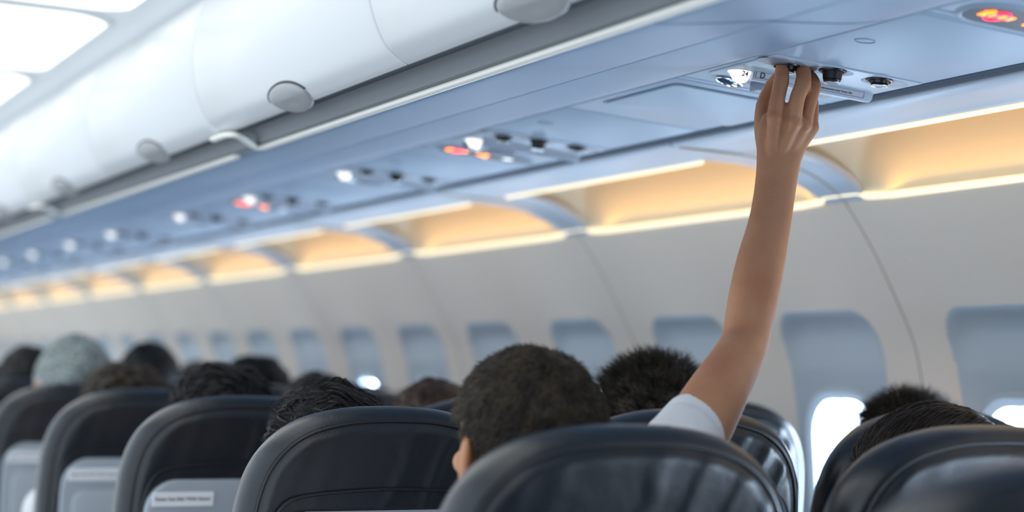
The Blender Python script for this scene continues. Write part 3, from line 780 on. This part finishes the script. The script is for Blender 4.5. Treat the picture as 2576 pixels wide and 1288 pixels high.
def strand_mesh(mb, roots, d0, d1, length, segs, rad, wob, pos=None):
    """tapered three-sided hairs: leave along d0, bend to d1"""
    given = pos is not None
    if given: segs = len(pos) - 1; roots = pos[0]
    n = len(roots); ts = np.linspace(0, 1, segs + 1)
    if not given: pos = np.zeros((segs + 1, n, 3)); pos[0] = roots; L = length[:, None] / segs
    for i in range(1, 0 if given else segs + 1):
        t = (i - 0.5) / segs; d = d0 * (1 - t) + d1 * t + wob * t; d = d / np.linalg.norm(d, axis=1)[:, None]; pos[i] = pos[i - 1] + d * L
    T = pos[-1] - pos[0]; T /= np.maximum(np.linalg.norm(T, axis=1), 1e-6)[:, None]
    a = np.cross(T, RNG.normal(size=(n, 3))); a /= np.maximum(np.linalg.norm(a, axis=1), 1e-6)[:, None]; c = np.cross(T, a)
    V = np.zeros((n, segs + 1, 3, 3))
    for i, t in enumerate(ts):
        w = rad * (1 - t * 0.92)
        for k in range(3):
            an = 2 * math.pi * k / 3; V[:, i, k] = pos[i] + (a * math.cos(an) + c * math.sin(an)) * w[:, None]
    base = np.arange(n)[:, None] * (segs + 1) * 3; F_ = []
    for i in range(segs):
        for k in range(3):
            q = np.stack([base[:, 0] + i * 3 + k, base[:, 0] + i * 3 + (k + 1) % 3, base[:, 0] + (i + 1) * 3 + (k + 1) % 3, base[:, 0] + (i + 1) * 3 + k], 1); F_.append(q)
    b0 = len(mb.v); mb.v.extend(map(tuple, V.reshape(-1, 3).tolist())); mb.f.extend(map(tuple, (np.concatenate(F_) + b0).tolist()))

def hair_ok(p):
    """p on the unit head: True where hair grows"""
    x, y, z = p[..., 0], p[..., 1], p[..., 2]
    front = (y > 0.45) & (z < 0.62 - 0.1 * (1 - np.abs(x)))
    side = (z < -0.10) & (y > -0.22) & (np.abs(x) > 0.25)
    face = (y > 0.05) & (z < 0.12)
    nape = z < -0.80
    return ~(front | side | face | nape)

def make_hair(hc, R, s, style, matl, parent, count, thick):
    mb = MB(); rad = np.array((0.0815, 0.101, 0.0925)) * s; ctr = np.array((0, -0.008, 0.022)) * s
    bulk = thick * 0.55
    nu, nv = 44, 64
    th = np.linspace(0.03, math.pi - 0.03, nu); ph = np.linspace(0, 2 * math.pi, nv, endpoint=False)
    U = np.array([[(math.sin(a) * math.cos(q), math.sin(a) * math.sin(q), math.cos(a)) for q in ph] for a in th])
    def style_scale(u):
        z = u[..., 2]; k = bulk * sstep(-0.75, 0.2, z)
        lump = 1 + 0.25 * np.sin(9 * u[..., 0] + 3 * u[..., 1]) * np.sin(8 * u[..., 1] + 5 * z)
        if style == 'quiff': k = k * (1 + 1.6 * sstep(0.0, 0.8, -u[..., 0] + 0.35 * z))
        if style == 'flat': k = k * (1 + 0.9 * sstep(0.3, 0.7, z) * (1 - sstep(0.9, 1.0, z)))
        return k * lump
    def surf(u, extra=0.0): return np.array(hc) + (ctr + u * (rad + (style_scale(u) + extra)[..., None])) @ R.T
    ok = hair_ok(U); P = surf(U); idx = {}
    for i in range(nu - 1):
        for j in range(nv):
            j2 = (j + 1) % nv
            if ok[i, j] and ok[i + 1, j] and ok[i, j2] and ok[i + 1, j2]:
                q = []
                for a, c in ((i, j), (i + 1, j), (i + 1, j2), (i, j2)):
                    if (a, c) not in idx: idx[(a, c)] = len(mb.v); mb.v.append(tuple(P[a, c]))
                    q.append(idx[(a, c)])
                mb.f.append(tuple(q))
    u = RNG.normal(size=(count * 3, 3)); u /= np.linalg.norm(u, axis=1)[:, None]; u = u[hair_ok(u)][:count]; n = len(u)
    roots = surf(u, 0.0005)
    rd = u / rad; rd /= np.linalg.norm(rd, axis=1)[:, None]
    nz = RNG.normal(size=(n, 3))
    def tang(v): v = v - rd * np.sum(v * rd, 1)[:, None]; return v / np.maximum(np.linalg.norm(v, axis=1), 1e-4)[:, None]
    crown = np.array((0.15, -0.45, 0.88)); away = tang(u - crown)
    if style == 'short':
        d0 = rd * 0.35 + away * 0.8 + nz * 0.16; d1 = rd * 0.0 + away + nz * 0.18; L = 0.007 + 0.007 * RNG.random(n)
    elif style == 'spiky':
        up_ = np.tile(np.array((0.0, 0.1, 1.0)), (n, 1))
        d0 = rd * 0.8 + up_ * 0.25 + nz * 0.22; d1 = rd * 0.65 + away * 0.45 + nz * 0.30; L = (0.016 + 0.014 * RNG.random(n)) * (0.45 + 0.55 * sstep(-0.4, 0.4, u[:, 2]))
    elif style in ('quiff', 'flat'):
        sweep = tang(np.tile(np.array((-0.5, 0.25, 0.35)), (n, 1))) if style == 'quiff' else away
        clump = np.stack([np.sin(30 * u[:, 0] + 9 * u[:, 1]), np.cos(25 * u[:, 1] + 11 * u[:, 2]), np.sin(28 * u[:, 2])], 1)
        wgt = sstep(0.0, 0.6, u[:, 2])[:, None]
        d0 = rd * 0.34 + sweep * wgt + away * (1 - wgt) * 0.9 + clump * 0.26 + nz * 0.05
        d1 = rd * -0.02 + sweep * wgt + away * (1 - wgt) + np.roll(clump, 1, 1) * 0.32 + nz * 0.06; L = (0.020 + 0.022 * RNG.random(n)) * (0.4 + 0.6 * wgt[:, 0])
    elif style == 'long':
        # combed over the crown to a gathered spot at the left, each hair following the head
        knot = np.array((-0.97, 0.12, -0.10)); uu = u.copy(); P_ = []; steps = 9; lift = 0.001 + 0.006 * RNG.random(n); ang = RNG.normal(size=n) * 0.10
        sl_ = (0.035 + 0.055 * RNG.random(n))[:, None]
        for i in range(steps + 1):
            P_.append(surf(uu, lift * math.sin(math.pi * (i + 0.3) / (steps + 0.6))))
            v = knot - uu; v = v - uu * np.sum(v * uu, 1)[:, None]; v /= np.maximum(np.linalg.norm(v, axis=1), 0.05)[:, None]
            w_ = np.cross(uu, v); bow = ang[:, None] + 0.28 * np.sin(4.0 * u[:, 1:2] + 5.0 * u[:, 2:3])
            v = v + w_ * bow; uu = uu + v * sl_; uu /= np.linalg.norm(uu, axis=1)[:, None]
        strand_mesh(mb, None, None, None, None, steps, np.full(n, 0.0010) * (0.6 + 0.6 * RNG.random(n)), None, pos=np.array(P_))
        d0 = None
    else:
        d0 = rd * 0.4 + away + nz * 0.2; d1 = away + nz * 0.25; L = 0.03 + 0.02 * RNG.random(n)
    if d0 is not None:
        d0, d1, wob = d0 @ R.T, d1 @ R.T, (nz * 0.12) @ R.T
        strand_mesh(mb, roots, d0, d1, L * s, 4, np.full(n, 0.0011 if count > 2500 else 0.0022) * (0.7 + 0.6 * RNG.random(n)), wob)
    if style in ('quiff', 'flat'):      # combed locks lying over the crown
        for k in range(1100 if style == 'quiff' else 260):
            a0 = RNG.uniform(-0.9, 1.0); y0 = RNG.uniform(-0.95, 0.5); z0 = RNG.uniform(-0.35, 1.0)
            uu = np.array((a0, y0, z0)); uu /= np.linalg.norm(uu)
            if not hair_ok(uu): continue
            sw = np.array((-0.75, 0.15, 0.45 - 0.5 * max(0.0, -uu[0]))) if uu[2] > 0.1 else np.array((-0.25, -0.1, -1.0))
            pts = []; ph_ = 5 * a0 + 4 * y0 + 3 * z0 + RNG.normal() * 0.35; h_ = RNG.uniform(0.002, 0.011)
            for q in range(6):
                t = q / 5; pts.append(surf(uu, 0.001 + h_ * math.sin(math.pi * min(1, t * 1.15)) ))
                d = sw + np.array((0, 0.55 * math.sin(ph_ + 3.2 * t), 0.35 * math.cos(ph_ + 2.6 * t))); d = d - uu * (d @ uu); d /= max(1e-4, np.linalg.norm(d))
                uu = uu + d * 0.105; uu /= np.linalg.norm(uu)
            r0 = RNG.uniform(0.0008, 0.0017) * (1.0 if style == 'quiff' else 1.8); mb.tube(pts, [r0 * 0.8, r0, r0, r0 * 0.85, r0 * 0.55, r0 * 0.15], 6, sub=2)
    if style == 'long':      # loose locks falling over the neck at the left
        for k in range(46):
            a = RNG.random(); x0 = -0.092 + 0.02 * a; y0 = 0.025 - 0.045 * RNG.random()
            pts = [np.array((x0 + 0.012, y0 - 0.02, 0.055)), np.array((x0 - 0.010, y0 - 0.02, 0.02)), np.array((x0 - 0.022 - 0.006 * a, y0 - 0.022, -0.03)), np.array((x0 - 0.028 + 0.012 * RNG.normal() * 0.5, y0 - 0.012, -0.08)), np.array((x0 - 0.030 + 0.02 * RNG.normal() * 0.5, y0 + 0.0, -0.13))]
            pts = [np.array(hc) + R @ (p * s) for p in pts]; mb.tube(pts, [0.0006, 0.0013, 0.0016, 0.0012, 0.0005], 5, sub=3)
        for k in range(40):  # fly-away hairs over the top
            t0 = RNG.uniform(-0.9, 0.9); y0 = RNG.uniform(-0.6, 0.2)
            pts = []
            for q in np.linspace(0, 1, 5):
                uu = np.array((t0 + (q - 0.5) * 0.9, y0 - 0.2 * q, 0.75)); uu /= np.linalg.norm(uu)
                pts.append(np.array(hc) + R @ (ctr + uu * (rad + bulk + 0.001 + 0.004 * math.sin(math.pi * q) * RNG.random())))
            mb.tube(pts, [0.0005] * 5, 4, sub=3)
    me = bpy.data.meshes.new('hair'); me.from_pydata(mb.v, [], mb.f); me.update()
    return link_mesh('hair', me, matl, parent)

def make_person(label, seat, head_at, tilt=(0, 0, 0), style='short', hairm='hair_black', shirt='grey_cloth', skin='skin_pale', voxel=0.009, strands=900, thick=0.014, scale=1.0, elbow_out=None, raised=None, cover=None):
    sx, sy = seat
    r = empty('person', (0, 0, 0), label, 'person', 'seated passengers')
    R = rotm(*tilt); hc = np.array(head_at, float) + np.array((0, 0 if raised else 0.022, 0))
    if not raised: hc = np.array((0, 0, 1.25)) + (hc - np.array((0, 0, 1.25))) * (1 + 0.025 / hc[1])
    B = MB(); C = MB()
    pel = np.array((sx, sy + 0.36, 0.575)); che = np.array((sx + (hc[0] - sx) * 0.25, sy + 0.252, 0.90)); neck = np.array((sx + (hc[0] - sx) * 0.7, sy + 0.228, 1.015))
    neck[2] = min(neck[2], hc[2] - 0.125); che[2] = neck[2] - 0.12
    tor = [pel, (pel * 0.5 + che * 0.5) + np.array((0, 0.0, 0)), che, neck - np.array((0, 0, 0.03))]
    B.tube(tor, [(0.150, 0.100), (0.135, 0.092), (0.165, 0.096), (0.085, 0.07)], 18, ref=(0, 1, 0), sub=4)
    B.tube([neck - np.array((0, 0, 0.06)), neck, hc + R @ np.array((0, -0.012, -0.06))], [0.062, 0.054, 0.054], 14, sub=3)
    add_head(B, hc, R, scale)
    C.tube(tor, [(0.162, 0.106), (0.147, 0.103), (0.177, 0.107), (0.094, 0.080)], 18, ref=(0, 1, 0), sub=4)
    for q in (-1, 1):
        shd = np.array((che[0] + q * 0.165, sy + 0.24, che[2] + 0.045))
        C.tube([che + np.array((q * 0.05, 0, 0.07)), shd], [0.062, 0.062], 12); B.tube([che + np.array((q * 0.05, 0, 0.06)), shd], [0.05, 0.05], 12)
        if raised and q == 1:
            continue
        elb = np.array((sx + q * 0.182, sy + 0.33, 0.735))
        if elbow_out and q == -1: elb = np.array(elbow_out)
        hnd = np.array((sx + q * 0.09, sy + 0.56, 0.695)) if not (elbow_out and q == -1) else np.array((sx - 0.05, sy + 0.42, 0.90))
        B.tube([shd, (shd + elb) / 2, elb], [0.048, 0.046, 0.040], 12); B.tube([elb, elb * 0.6 + hnd * 0.4, hnd], [0.040, 0.038, 0.027], 12)
        C.tube([shd, (shd + elb) / 2, elb], [0.060, 0.057, 0.052], 12)
        C.tube([elb, elb * 0.7 + hnd * 0.3], [0.052, 0.048], 12)
        # relaxed hand on the lap: palm, four fingers, thumb
        f = np.array((-q * 0.25, 0.95, -0.12)); f /= np.linalg.norm(f); lat = np.array((0.95, q * 0.25, 0.0))
        B.tube([hnd, hnd + f * 0.05, hnd + f * 0.085], [(0.030, 0.016), (0.040, 0.016), (0.040, 0.014)], 12, ref=(0, 0, 1))
        for k, ln in enumerate((0.066, 0.075, 0.070, 0.055)):
            o_ = hnd + f * 0.085 + lat * (k - 1.5) * 0.020 * -q
            B.tube([o_, o_ + f * ln * 0.5 + np.array((0, 0, -0.004)), o_ + f * ln * 0.85 + np.array((0, 0, -0.020))], [0.0095, 0.009, 0.0075], 8, sub=2)
        B.tube([hnd + f * 0.02 - lat * q * 0.028, hnd + f * 0.05 - lat * q * 0.048, hnd + f * 0.078 - lat * q * 0.050], [0.012, 0.011, 0.009], 8, sub=2)
    # legs
    TR = MB()
    for q in (-1, 1):
        hip = pel + np.array((q * 0.085, 0.0, -0.02)); kn = np.array((sx + q * 0.10, sy + 0.74, 0.545)); an = np.array((sx + q * 0.10, sy + 0.70, 0.09)); toe = np.array((sx + q * 0.11, sy + 0.83, 0.035))
        B.tube([hip, hip * 0.5 + kn * 0.5, kn], [0.075, 0.065, 0.052], 12); B.tube([kn, kn * 0.6 + an * 0.4, an], [0.052, 0.050, 0.034], 12); B.tube([an, toe], [(0.034, 0.034), (0.036, 0.022)], 10, ref=(0, 0, 1))
        TR.tube([hip, hip * 0.5 + kn * 0.5, kn], [0.083, 0.074, 0.062], 12); TR.tube([kn, kn * 0.6 + an * 0.4, an + np.array((0, 0, 0.03))], [0.062, 0.060, 0.050], 12)
    TR.tube([pel - np.array((0.05, 0, 0.0)), pel + np.array((0.05, 0, 0.0))], [0.105, 0.105], 14)
    if raised: raised(B, C)
    body = remeshed(B, 'body', voxel, 5 if voxel < 0.005 else 3, 0.5)
    bo = link_mesh('body', body, M[skin], r)
    sm = remeshed(C, 'shirt', max(0.008, voxel), 5, 0.5); link_mesh('shirt', sm, M[shirt], r)
    tm = remeshed(TR, 'trousers', 0.012, 4, 0.5); link_mesh('trousers', tm, M['denim'], r)
    if cover:
        cm = MB(); rad = np.array((0.090, 0.108, 0.100)) * scale
        th = np.linspace(0.03, 2.15, 22); ph = np.linspace(0, 2 * math.pi, 40, endpoint=False)
        cm.grid([[hc + R @ (np.array((0, -0.008, 0.022)) * scale + np.array((math.sin(a) * math.cos(p_), math.sin(a) * math.sin(p_), math.cos(a))) * rad * (1 + 0.04 * math.sin(5 * p_ + 3 * a))) for p_ in ph] for a in th], closed_v=True)
        cm.build('head_covering', M['mottled'], r, sharp=0)
        bn = MB(); bn.ell(hc + R @ np.array((-0.070, -0.085, -0.045)), (0.036, 0.032, 0.036)); bn.build('hair_bun', M['hair_black'], r)
    else:
        make_hair(hc, R, scale, style, M[hairm], r, strands, thick)
    for q in (-1, 1):
        e = MB(); e.ell(hc + R @ (np.array((q * 0.031, 0.076, -0.008)) * scale), (0.012 * scale,) * 3); e.build('eye', M['eye'], r)
    return r, bo

# --- the raised arm (measured along the limb; metres)
CAMP = np.array((0, 0, 1.25)); _R, _U, _F = (np.array(v) for v in (RIGHT, UP, FWD))
ARM = [
   ((1.1672, 2.1095, 1.099), 0.0438), ((1.1915, 2.1181, 1.1381), 0.0442), ((1.2395, 2.1484, 1.1869), 0.043), ((1.2836, 2.181, 1.2256), 0.0392),
   ((1.3264, 2.2146, 1.2595), 0.0357), ((1.3569, 2.243, 1.2885), 0.033), ((1.3808, 2.2614, 1.3482), 0.0345), ((1.4042, 2.2806, 1.3993), 0.0338),
   ((1.4292, 2.2988, 1.4543), 0.0303), ((1.4445, 2.3113, 1.4971), 0.0296), ((1.4553, 2.3206, 1.5337), 0.0307), ((1.4589, 2.3234, 1.5501), 0.0324)]
INDEX = [((1.4456, 2.3148, 1.6066), 0.0113), ((1.4494, 2.3137, 1.6324), 0.0105), ((1.4623, 2.3236, 1.6627), 0.0108), ((1.4672, 2.3295, 1.6780), 0.0098), ((1.4690, 2.3320, 1.6905), 0.0086)]
MIDDLE = [((1.4718, 2.3056, 1.6005), 0.0113), ((1.4751, 2.302, 1.6346), 0.0108), ((1.4891, 2.3084, 1.6593), 0.0111), ((1.4971, 2.3202, 1.6775), 0.0104), ((1.5005, 2.3318, 1.6815), 0.0086)]
RING = [((1.4934, 2.3102, 1.6002), 0.0103), ((1.5037, 2.3109, 1.6377), 0.0097), ((1.5148, 2.3189, 1.6586), 0.0098), ((1.521, 2.337, 1.6743), 0.0087), ((1.5216, 2.3506, 1.677), 0.007)]
PINKY = [((1.5117, 2.3186, 1.5989), 0.0086), ((1.5193, 2.3275, 1.6293), 0.0078), ((1.5292, 2.346, 1.6479), 0.0073), ((1.5311, 2.3607, 1.6613), 0.0064)]
THUMB = [((1.4496, 2.3429, 1.5686), 0.0137), ((1.4532, 2.3612, 1.6007), 0.0109), ((1.4626, 2.3736, 1.633), 0.0099), ((1.4768, 2.3763, 1.6604), 0.0096), ((1.4870, 2.3690, 1.6780), 0.0082), ((1.4885, 2.3580, 1.6825), 0.0064)]
PALM = [((1.4589, 2.3234, 1.5501), 0.0320), ((1.464, 2.3270, 1.5678), 0.0355), ((1.4706, 2.3300, 1.5896), 0.0380), ((1.4747, 2.3330, 1.6050), 0.0350), ((1.476, 2.3330, 1.6150), 0.0330), ((1.4740, 2.3290, 1.6210), 0.0270)]
META = [((1.4447, 2.321, 1.5502), (1.4456, 2.3148, 1.6066)), ((1.4551, 2.3163, 1.5504), (1.4718, 2.3056, 1.6005)), ((1.4655, 2.3149, 1.5498), (1.4934, 2.3102, 1.6002)), ((1.4761, 2.3179, 1.5489), (1.5117, 2.3186, 1.5989))]

def raised_arm(B, C):
    fw = tuple(_F)
    fl = [0.86, 0.88, 0.9, 0.92, 0.94, 0.96, 0.9, 0.86, 0.8, 0.72, 0.66, 0.60]
    B.tube([p for p, _ in ARM], [(r, r * k) for (p, r), k in zip(ARM, fl)], 24, ref=fw, sub=3)
    B.tube([(1.08, 2.10, 1.03), (1.13, 2.105, 1.06), ARM[0][0]], [0.055, 0.052, 0.044], 16, sub=2)
    B.tube([p for p, _ in PALM], [(r, k) for (p, r), k in zip(PALM, (0.019, 0.018, 0.0165, 0.0145, 0.0115, 0.0075))], 24, ref=fw, sub=3)
    for a, c in META:
        a, c = np.array(a), np.array(c); B.tube([a, (a + c) / 2 - _F * 0.001, c], [0.0105, 0.0095, 0.0108], 12, sub=2)
    for fg in (INDEX, MIDDLE, RING, PINKY, THUMB):
        # gentle swelling at each joint
        P = catmull([(*p, r) for p, r in fg], 4)
        B.tube(P[:, :3], [r * 1.04 for r in P[:, 3]], 14, ref=fw)
        for (p, r) in fg[2:-1]: B.ell(p, (r * 1.12,) * 3, nu=8, nv=12)
    for (p, r) in (INDEX[0], MIDDLE[0], RING[0]): B.ell(np.array(p) - _F * 0.0045, (0.0110, 0.0110, 0.0125), nu=8, nv=12)
    B.ell((1.4626, 2.3137, 1.6215), (0.010, 0.007, 0.009), nu=8, nv=12)     # web between first two fingers
    for w_ in ((1.459, 2.3145, 1.606), (1.4835, 2.3125, 1.603), (1.5030, 2.3175, 1.602)): B.ell(w_, (0.011, 0.0085, 0.016), nu=8, nv=12)
    B.ell((1.4850, 2.3240, 1.5370), (0.009, 0.009, 0.011), nu=8, nv=12)        # wrist bone
    # short sleeve
    C.tube([(1.07, 2.10, 1.00), (1.1672, 2.0991, 1.0898), (1.1797, 2.1124, 1.1385), (1.2020, 2.1290, 1.1600)], [0.068, 0.061, 0.055, 0.046], 20, ref=fw, cap=True, sub=3)

def sleeve_and_hem(parent):
    """the loose end of the white sleeve around the upper arm: an open, slanted tube with a stitched hem"""
    m_ = MB(); ax = np.array(ARM[4][0]) - np.array(ARM[2][0]); ax /= np.linalg.norm(ax)
    lat = np.cross(ax, _F); lat /= np.linalg.norm(lat); dep = np.cross(lat, ax)
    if lat @ _R < 0: lat = -lat
    if dep @ _F < 0: dep = -dep
    c0 = np.array((1.178, 2.105, 1.125)); rows = []; an = np.linspace(0, 2 * math.pi, 40, endpoint=False)
    for t, k in ((0.0, 0.063), (0.3, 0.0585), (0.55, 0.0545), (0.70, 0.0522), (0.725, 0.0502), (0.75, 0.0516), (0.97, 0.0482), (1.0, 0.0478), (1.01, 0.0465), (0.98, 0.0455), (0.75, 0.0470)):
        cc = c0 + ax * (0.061 * t) - lat * 0.005 * t
        rows.append([cc + lat * k * math.cos(a) + dep * k * 0.93 * math.sin(a) + ax * (-0.45 * k * math.cos(a) * t - 0.30 * k * math.sin(a) * t + 0.004) for a in an])
    m_.grid(rows, closed_v=True); return m_.build('sleeve', M['white_cloth'], parent, sharp=0)

ri, rim = make_person('person in a white T-shirt with short dark hair, right arm raised to the air nozzle', (COLX['aisle'], ROWY[1]), (0.967, 2.105, 1.150), (0.05, 0.06, 0.02), 'short', 'hair_soft', 'white_cloth', 'skin', 0.0023, 12000, 0.010, 1.01, raised=raised_arm)
sleeve_and_hem(ri)
PEOPLE = [
    ('person with wavy swept black hair just above the sharp seat back', 'aisle', 2, (0.993, 2.865, 1.076), (0.25, 0.0, 0.10), 'quiff', 'hair_black', 'grey_cloth', 11000, 0.020, 0.99),
    ('person with spiky dark hair behind the raised upper arm', 'middle', 2, (1.562, 2.87, 1.132), (0.1, 0, 0), 'spiky', 'hair_soft', 'blue_cloth', 4200, 0.020, 1.08),
    ('person with short cropped black hair by the window at right', 'window', 2, (2.092, 2.87, 1.074), (0, 0, 0), 'spiky', 'hair_soft', 'grey_cloth', 4200, 0.012, 1.10),
    ('person with smooth dark brown hair combed sideways, lowest head at right', 'middle', 1, (1.575, 2.105, 1.066), (0.25, -0.1, 0.10), 'long', 'hair_brown', 'grey_cloth', 9000, 0.018, 1.12),
    ('person with auburn hair left of the short-haired head, blurred', 'middle', 3, (1.462, 3.62, 1.098), (0, 0, 0), 'short', 'hair_auburn', 'grey_cloth', 1200, 0.014, 1.0),
    ('person with flat dark hair just above the seat with the readable placard', 'aisle', 3, (1.01, 3.62, 1.105), (0.1, 0, 0.1), 'flat', 'hair_black', 'grey_cloth', 1200, 0.016, 1.05),
    ('person whose dark crown peeps over the wavy black hair', 'middle', 4, (1.465, 4.38, 1.105), (0, 0, 0), 'short', 'hair_brown', 'blue_cloth', 1000, 0.012, 1.0),
    ('person with flat-topped dark hair beside a bright window glow', 'middle', 5, (1.535, 5.14, 1.130), (0, 0, 0), 'flat', 'hair_black', 'red_cloth', 1000, 0.014, 1.02),
    ('person with reddish-brown hair, far off behind the flat-topped head', 'window', 7, (1.775, 6.65, 1.125), (0, 0, 0), 'short', 'hair_auburn', 'grey_cloth', 800, 0.012, 1.0),
    ('person with brown hair, a white sleeve elbow out in the aisle', 'aisle', 4, (0.99, 4.38, 1.105), (0.1, 0, 0.15), 'flat', 'hair_brown', 'white_cloth', 1000, 0.012, 1.06),
    ('person with a round black crop, tall against the far wall', 'middle', 6, (1.418, 5.90, 1.178), (0, 0, 0), 'short', 'hair_black', 'red_cloth', 1000, 0.010, 1.06),
    ('person wearing a mottled pale grey head covering', 'aisle', 5, (1.028, 5.14, 1.178), (0.1, 0, 0.1), 'short', 'hair_black', 'grey_cloth', 0, 0.012, 1.11),
    ('person with black hair left of the mottled head covering', 'aisle', 6, (1.045, 5.90, 1.165), (0, 0, 0), 'short', 'hair_black', 'grey_cloth', 800, 0.012, 1.0),
    ('person whose dark crown is cut by the left edge', 'aisle', 7, (1.10, 6.65, 1.105), (0, 0, 0), 'short', 'hair_black', 'blue_cloth', 800, 0.012, 1.0),
]
for lab, c_, r_, hd, tl, stl, hm, sh_, cnt, th_, sc in PEOPLE:
    near = r_ <= 2
    make_person(lab, (COLX[c_], ROWY[r_]), hd, tl, stl, hm, sh_, 'skin_pale', 0.006 if near else 0.010, cnt, th_, sc,
                elbow_out=(0.815, 4.33, 0.91) if 'elbow out' in lab else None, cover='head covering' in lab and lab.startswith('person wearing'))
